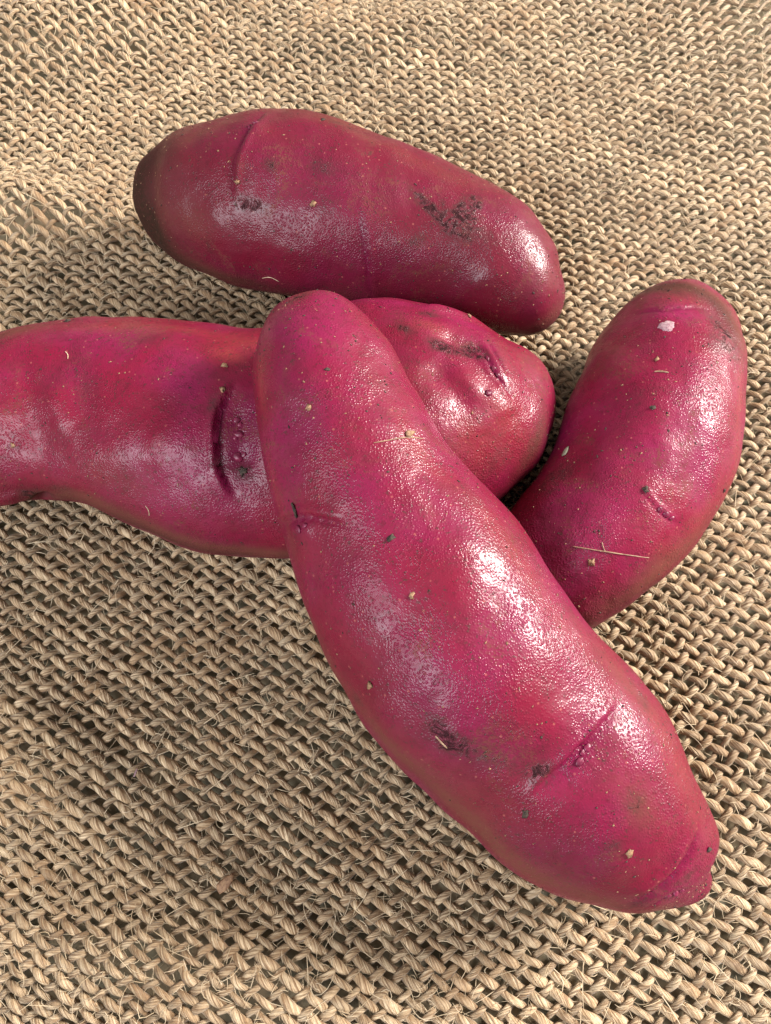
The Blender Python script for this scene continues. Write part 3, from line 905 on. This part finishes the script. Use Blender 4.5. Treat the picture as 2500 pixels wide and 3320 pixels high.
# ------------------------------------------------------------------ specks, scab, straw and crumbs
def specks(pot, n, name, mat, r0, r1, seed):
    """tiny bits stuck to the skin, too many and too small to pick apart"""
    g_ = np.random.default_rng(seed)
    Vs, Fs, k = [], [], 0
    oct_v = np.array([(1, 0, 0), (-1, 0, 0), (0, 1, 0), (0, -1, 0), (0, 0, 1), (0, 0, -1)], float)
    oct_f = np.array([(0, 2, 4), (2, 1, 4), (1, 3, 4), (3, 0, 4), (2, 0, 5), (1, 2, 5), (3, 1, 5), (0, 3, 5)])
    up = np.where(pot.N[:, 2] > 0.05)[0]
    pick = g_.choice(up, n)
    for i in pick:
        r = (r0 + (r1 - r0) * g_.random()**2.5) * 1e-3
        u, v, nn = basis(pot.N[i], g_.random() * 6.28)
        q = oct_v * r * (0.6 + 0.8 * g_.random((6, 1))) * np.array((1.0 + g_.random(), 1.0, 0.7))
        Vs.append(pot.V[i] + nn * r * 0.2 + q[:, :1] * u + q[:, 1:2] * v + q[:, 2:] * nn)
        Fs.append(oct_f + k); k += 6
    o = mesh_obj(name, np.concatenate(Vs), np.concatenate(Fs), mat, pot.root, smooth=False)
    o['kind'] = 'stuff'
for k_, (p_, n1, n2) in enumerate(((T, 420, 420), (L, 420, 380), (R, 380, 420), (F, 520, 480))):
    specks(p_, n1, 'soil_specks', M_SOIL, 0.035, 0.16, 20 + k_)
    specks(p_, n2, 'pale_specks', M_TANCR, 0.035, 0.15, 40 + k_)

def disc(name, pot, px, py, r, mat, parent, label=None):
    p, n = pot.hit(px, py)
    u, v, nn = basis(n)
    V, Fc = [p + nn * 0.00016], []
    rings, seg = 6, 28
    for a in range(1, rings + 1):
        for b in range(seg):
            t = b / seg * 2 * math.pi
            rr = r * 1e-3 * a / rings * (1 + 0.12 * math.sin(3 * t + 1) + 0.08 * math.sin(7 * t) + 0.05 * math.sin(12 * t + 2))
            q = p + u * rr * math.cos(t) + v * rr * math.sin(t)
            h, hn, _, _ = pot.bvh.find_nearest(Vector(q))
            edge = 0.00016 * (1 - (a / rings)**3) + 0.00006 * (random.random() - 0.5) - (0.00006 if a == rings else 0)
            V.append(np.array(h) + nn * edge)
    for b in range(seg):
        Fc.append((0, 1 + b, 1 + (b + 1) % seg))
    for a in range(rings - 1):
        for b in range(seg):
            i = 1 + a * seg + b; j = 1 + a * seg + (b + 1) % seg
            Fc.append((i, i + seg, j + seg, j))
    o = mesh_obj(name, V, Fc, mat, parent)
    if label:
        o['label'] = label
    return o
disc('scab', R, 2162, 1056, 1.30, M_SCAB, R.root, 'pale pinkish round scab')

def tube_mesh(pts, rad, k=6):
    pts = np.asarray(pts); n = len(pts)
    t = np.gradient(pts, axis=0); t /= np.linalg.norm(t, axis=1)[:, None]
    h = np.array((0.3, 0.2, 0.93))
    s = np.cross(t, h); s /= np.linalg.norm(s, axis=1)[:, None]
    b = np.cross(s, t)
    a = np.arange(k) / k * 2 * math.pi
    V = pts[:, None] + (s[:, None] * np.cos(a)[None, :, None] + b[:, None] * np.sin(a)[None, :, None]) * np.asarray(rad)[:, None, None]
    i = np.arange(n - 1)[:, None]; j = np.arange(k)[None]
    Fc = np.stack([i * k + j, i * k + (j + 1) % k, (i + 1) * k + (j + 1) % k, (i + 1) * k + j], -1).reshape(-1, 4)
    return V.reshape(-1, 3), Fc

def on(pot, px, py, lift):
    """a point on a potato, or on the cloth when pot is None"""
    if pot is None:
        p = at(px, py, 0.0011)
        p[2] = float(cloth_z(p[0], p[1])) + 0.0011 + lift
        return p, np.array((0, 0, 1.0))
    p, n = pot.hit(px, py)
    return p + n * lift, n

def strand(name, pot, pxs, r, mat, parent=None, lift=0.6, ends=0.35):
    P = np.array([on(pot, x, y, r * 1e-3 * lift)[0] for x, y in pxs])
    s = np.concatenate([[0], np.cumsum(np.linalg.norm(np.diff(P, axis=0), axis=1))])
    n = 14
    pts = spline(s, P, np.linspace(0, s[-1], n)) if len(P) > 2 else P[0] + (P[1] - P[0]) * np.linspace(0, 1, n)[:, None]
    f = np.linspace(0, 1, n)
    rad = r * 1e-3 * (ends + (1 - ends) * np.sin(math.pi * np.clip(f * 0.9 + 0.05, 0, 1))**0.5) * (1 + 0.15 * np.sin(f * 17))
    V, Fc = tube_mesh(pts, rad)
    if parent is not None:
        return mesh_obj(name, V, Fc, mat, parent)
    b = V.mean(0)
    o = mesh_obj(name, V - b, Fc, mat)
    o.location = b
    return o

def husk(name, pot, px, py, r, elong, squash, rot, mat, parent=None):
    p, n = on(pot, px, py, r * 0.4e-3)
    q, _ = on(pot, px + 10 * math.cos(math.radians(rot)), py + 10 * math.sin(math.radians(rot)), r * 0.4e-3)
    u = q - p; u -= n * np.dot(u, n); u /= np.linalg.norm(u)
    v = np.cross(n, u)
    vv, ff = ICO2
    d = 1 + 0.35 * vnoise(vv, 1.8, px * 0.01)
    W = vv * d[:, None] * r * 1e-3
    W[:, 1] *= 1 - 0.35 * vv[:, 0]
    P = p + np.outer(W[:, 0] * elong, u) + np.outer(W[:, 1], v) + np.outer(W[:, 2] * squash, n)
    if parent is not None:
        return mesh_obj(name, P, ff, mat, parent)
    b = P.mean(0)
    o = mesh_obj(name, P - b, ff, mat)
    o.location = b
    return o

# straw bits
e = empty('straw', on(R, 1980, 1790, 0)[0])
strand('stem', R, [(1858, 1772), (1940, 1785), (2020, 1797), (2104, 1808)], 0.095, M_STRAW, e)
strand('side_twig', R, [(1962, 1788), (1956, 1775), (1952, 1758)], 0.09, M_STRAW, e)
tag(e, 'thin brown straw lying across the lower part of the right potato', 'straw')
e = empty('straw', on(F, 1290, 1425, 0)[0])
strand('stem', F, [(1212, 1436), (1280, 1424), (1330, 1418), (1370, 1423)], 0.085, M_STRAW, e)
husk('seed_husk', F, 1328, 1406, 0.40, 1.9, 0.5, -12, M_TANCR, e)
tag(e, 'pale straw with a brown seed husk on the upper part of the front potato', 'straw')
tag(husk('husk_chip', R, 1836, 1464, 0.42, 2.3, 0.4, -62, M_CHIP), 'grey green husk chip on the inner side of the right potato', 'chip')
tag(strand('splinter', F, [(948, 1632), (957, 1655), (962, 1676)], 0.20, M_SOIL), 'short dark splinter stuck above the left eye of the front potato', 'splinter')
tag(strand('splinter', R, [(2122, 1206), (2145, 1205), (2168, 1209)], 0.13, M_STRAW), 'short brown splinter below the pale scab on the right potato', 'splinter')
tag(strand('splinter', F, [(1412, 2385), (1435, 2410), (1450, 2425)], 0.12, M_STRAW), 'tiny splinter in the dark soil smear on the lower left of the front potato', 'splinter')
tag(strand('fibre', T, [(850, 902), (880, 900), (905, 913)], 0.06, M_FUZZ), 'golden loose fibre on the lower flank of the rear potato', 'fibre')
tag(strand('fibre', L, [(212, 1140), (220, 1150), (220, 1164)], 0.06, M_FUZZ), 'pale loose fibre on the upper left of the left potato', 'fibre')
tag(strand('fibre', L, [(472, 1640), (482, 1655), (484, 1672)], 0.06, M_FUZZ), 'pale curved fibre near the lower edge of the left potato', 'fibre')
tag(strand('fibre', None, [(440, 2520), (446, 2505), (450, 2494)], 0.12, M_SCAB), 'short white fleck on the burlap below the left potato', 'fibre')
tag(husk('husk_flake', None, 735, 2862, 0.75, 2.2, 0.25, -50, M_TANCR), 'orange tan husk flake caught in the burlap near the bottom edge', 'flake')

# crumbs big enough to point to
CR = [
    (T, 1015, 661, .50, M_TANCR, 'golden brown crumb in the middle of the rear potato'),
    (T, 770, 592, .40, M_TANCR, 'tan crumb beside the arched crease of the rear potato'),
    (T, 1048, 388, .30, M_SOIL, 'dark crumb on the top edge of the rear potato'),
    (L, 216, 1030, .48, M_SOIL, 'black soil crumb on the top edge of the left potato'),
    (L, 728, 1185, .48, M_TANCR, 'pale tan crumb above the deep eye of the left potato'),
    (L, 722, 1263, .40, M_TANCR, 'yellow crumb at the upper end of the deep eye'),
    (L, 42, 1446, .32, M_TANCR, 'small tan crumb near the left edge of the picture'),
    (L, 1585, 1275, .42, M_BUD, 'round reddish wart like crumb on the knob end'),
    (L, 790, 1528, .50, M_SOIL, 'black crumb in the lower corner of the deep eye'),
    (L, 1522, 1024, .30, M_TANCR, 'pale crumb on the top edge of the knob end'),
    (F, 1268, 1744, .40, M_SOIL, 'black crumb on the upper middle of the front potato'),
    (F, 1000, 1323, .38, M_TANCR, 'greyish crumb on the upper left of the front potato'),
    (F, 1335, 1932, .30, M_TANCR, 'yellowish crumb on the middle of the front potato'),
    (F, 1704, 2638, .42, M_SOIL, 'grey black crumb below the long crease of the front potato'),
    (F, 2042, 2765, .46, M_TANCR, 'brown crumb near the lower tip of the front potato'),
    (F, 2298, 2756, .34, M_SOIL, 'dark crumb on the right side of the front potato tip'),
    (F, 1202, 2222, .42, M_TANCR, 'flat tan crumb on the left flank of the front potato'),
    (F, 1060, 1198, .26, M_SOIL, 'small dark crumb near the upper end of the front potato'),
    (R, 2094, 1588, .42, M_SOIL, 'black crumb at the upper end of the right potato eye'),
    (R, 2116, 1322, .38, M_SOIL, 'dark crumb in the middle of the right potato'),
    (R, 2348, 1590, .34, M_SOIL, 'dark crumb on the outer edge of the right potato'),
    (R, 1918, 1822, .40, M_TANCR, 'tan crumb below the straw on the right potato'),
    (R, 2130, 1166, .34, M_TANCR, 'reddish tan crumb below the scab on the right potato'),
]
for (pot, px, py, r, mat, lab) in CR:
    p, n = on(pot, px, py, r * 0.2e-3)
    tag(blob('soil_crumb' if mat is M_SOIL else 'crumb', p, n, r * 0.85e-3, 0.5, mat, None, 0.75, random.uniform(1.0, 1.6)), lab, 'crumb', 'crumbs stuck to the potatoes')

# grit fallen into the gap between the knob and the right potato
gv, gf, gk = [], [], 0
for i in range(170):
    f_ = random.random()
    px = 1800 - 190 * f_ + random.gauss(0, 22); py = 1400 + 240 * f_ + random.gauss(0, 22)
    p, n = on(None, px, py, 0.0)
    v, f = ICO2 if False else (np.array([(1, 0, 0), (-1, 0, 0), (0, 1, 0), (0, -1, 0), (0, 0, 1), (0, 0, -1)], float), np.array([(0, 2, 4), (2, 1, 4), (1, 3, 4), (3, 0, 4), (2, 0, 5), (1, 2, 5), (3, 1, 5), (0, 3, 5)]))
    r = random.uniform(0.12, 0.42) * 1e-3
    gv.append(p + v * r * rng.uniform(0.6, 1.3, (6, 1))); gf.append(f + gk); gk += 6
o = mesh_obj('grit', np.concatenate(gv), np.concatenate(gf), M_SOIL, None, smooth=False)
o['kind'] = 'stuff'
o['label'] = 'dark soil grit in the gap between knob end and right potato'
o['category'] = 'grit'

# ------------------------------------------------------------------ loose jute fibres
def fuzz(n):
    Vs, Fs = [], []
    k = 0
    lens = np.array([len(y[0]) for y in YARNS], float)
    pick = rng.choice(len(YARNS), n, p=lens / lens.sum())
    for yi in pick:
        pts, t, side, nrm, wid, thk = YARNS[yi]
        i = rng.integers(2, len(pts) - 2)
        phi = rng.uniform(-0.25, 1.25) * math.pi
        outd = side[i] * math.cos(phi) + nrm[i] * math.sin(phi)
        p = pts[i] + side[i] * math.cos(phi) * wid[i] * 0.92 + nrm[i] * math.sin(phi) * thk[i] * 0.92
        d = t[i] * rng.choice((-1, 1)) * rng.uniform(0.5, 1.0) + outd * rng.uniform(0.1, 0.75) + rng.normal(0, 0.30, 3)
        d /= np.linalg.norm(d)
        Lf = min(0.0011 + rng.exponential(0.0013), 0.008)
        m = 5
        curl = rng.normal(0, 1, 3); curl /= np.linalg.norm(curl)
        kap = rng.normal(0, 0.42)
        P = [p]
        for s in range(m - 1):
            d = d + np.cross(curl, d) * kap + np.array((0, 0, -0.06))
            d /= np.linalg.norm(d)
            P.append(P[-1] + d * Lf / (m - 1))
        r0 = rng.uniform(0.034, 0.070) * 1e-3
        rad = r0 * np.array([1, 1, 1, .8, .4])
        V, Fc = tube_mesh(P, rad, 3)
        Vs.append(V); Fs.append(Fc + k); k += len(V)
    o = mesh_obj('loose_fibres', np.concatenate(Vs), np.concatenate(Fs), M_FUZZ, cloth)
    o['kind'] = 'stuff'
fuzz(25000)

print('TRIS', sum(len(o.data.loops) - 2 * len(o.data.polygons) for o in bpy.data.objects if o.type == 'MESH'))
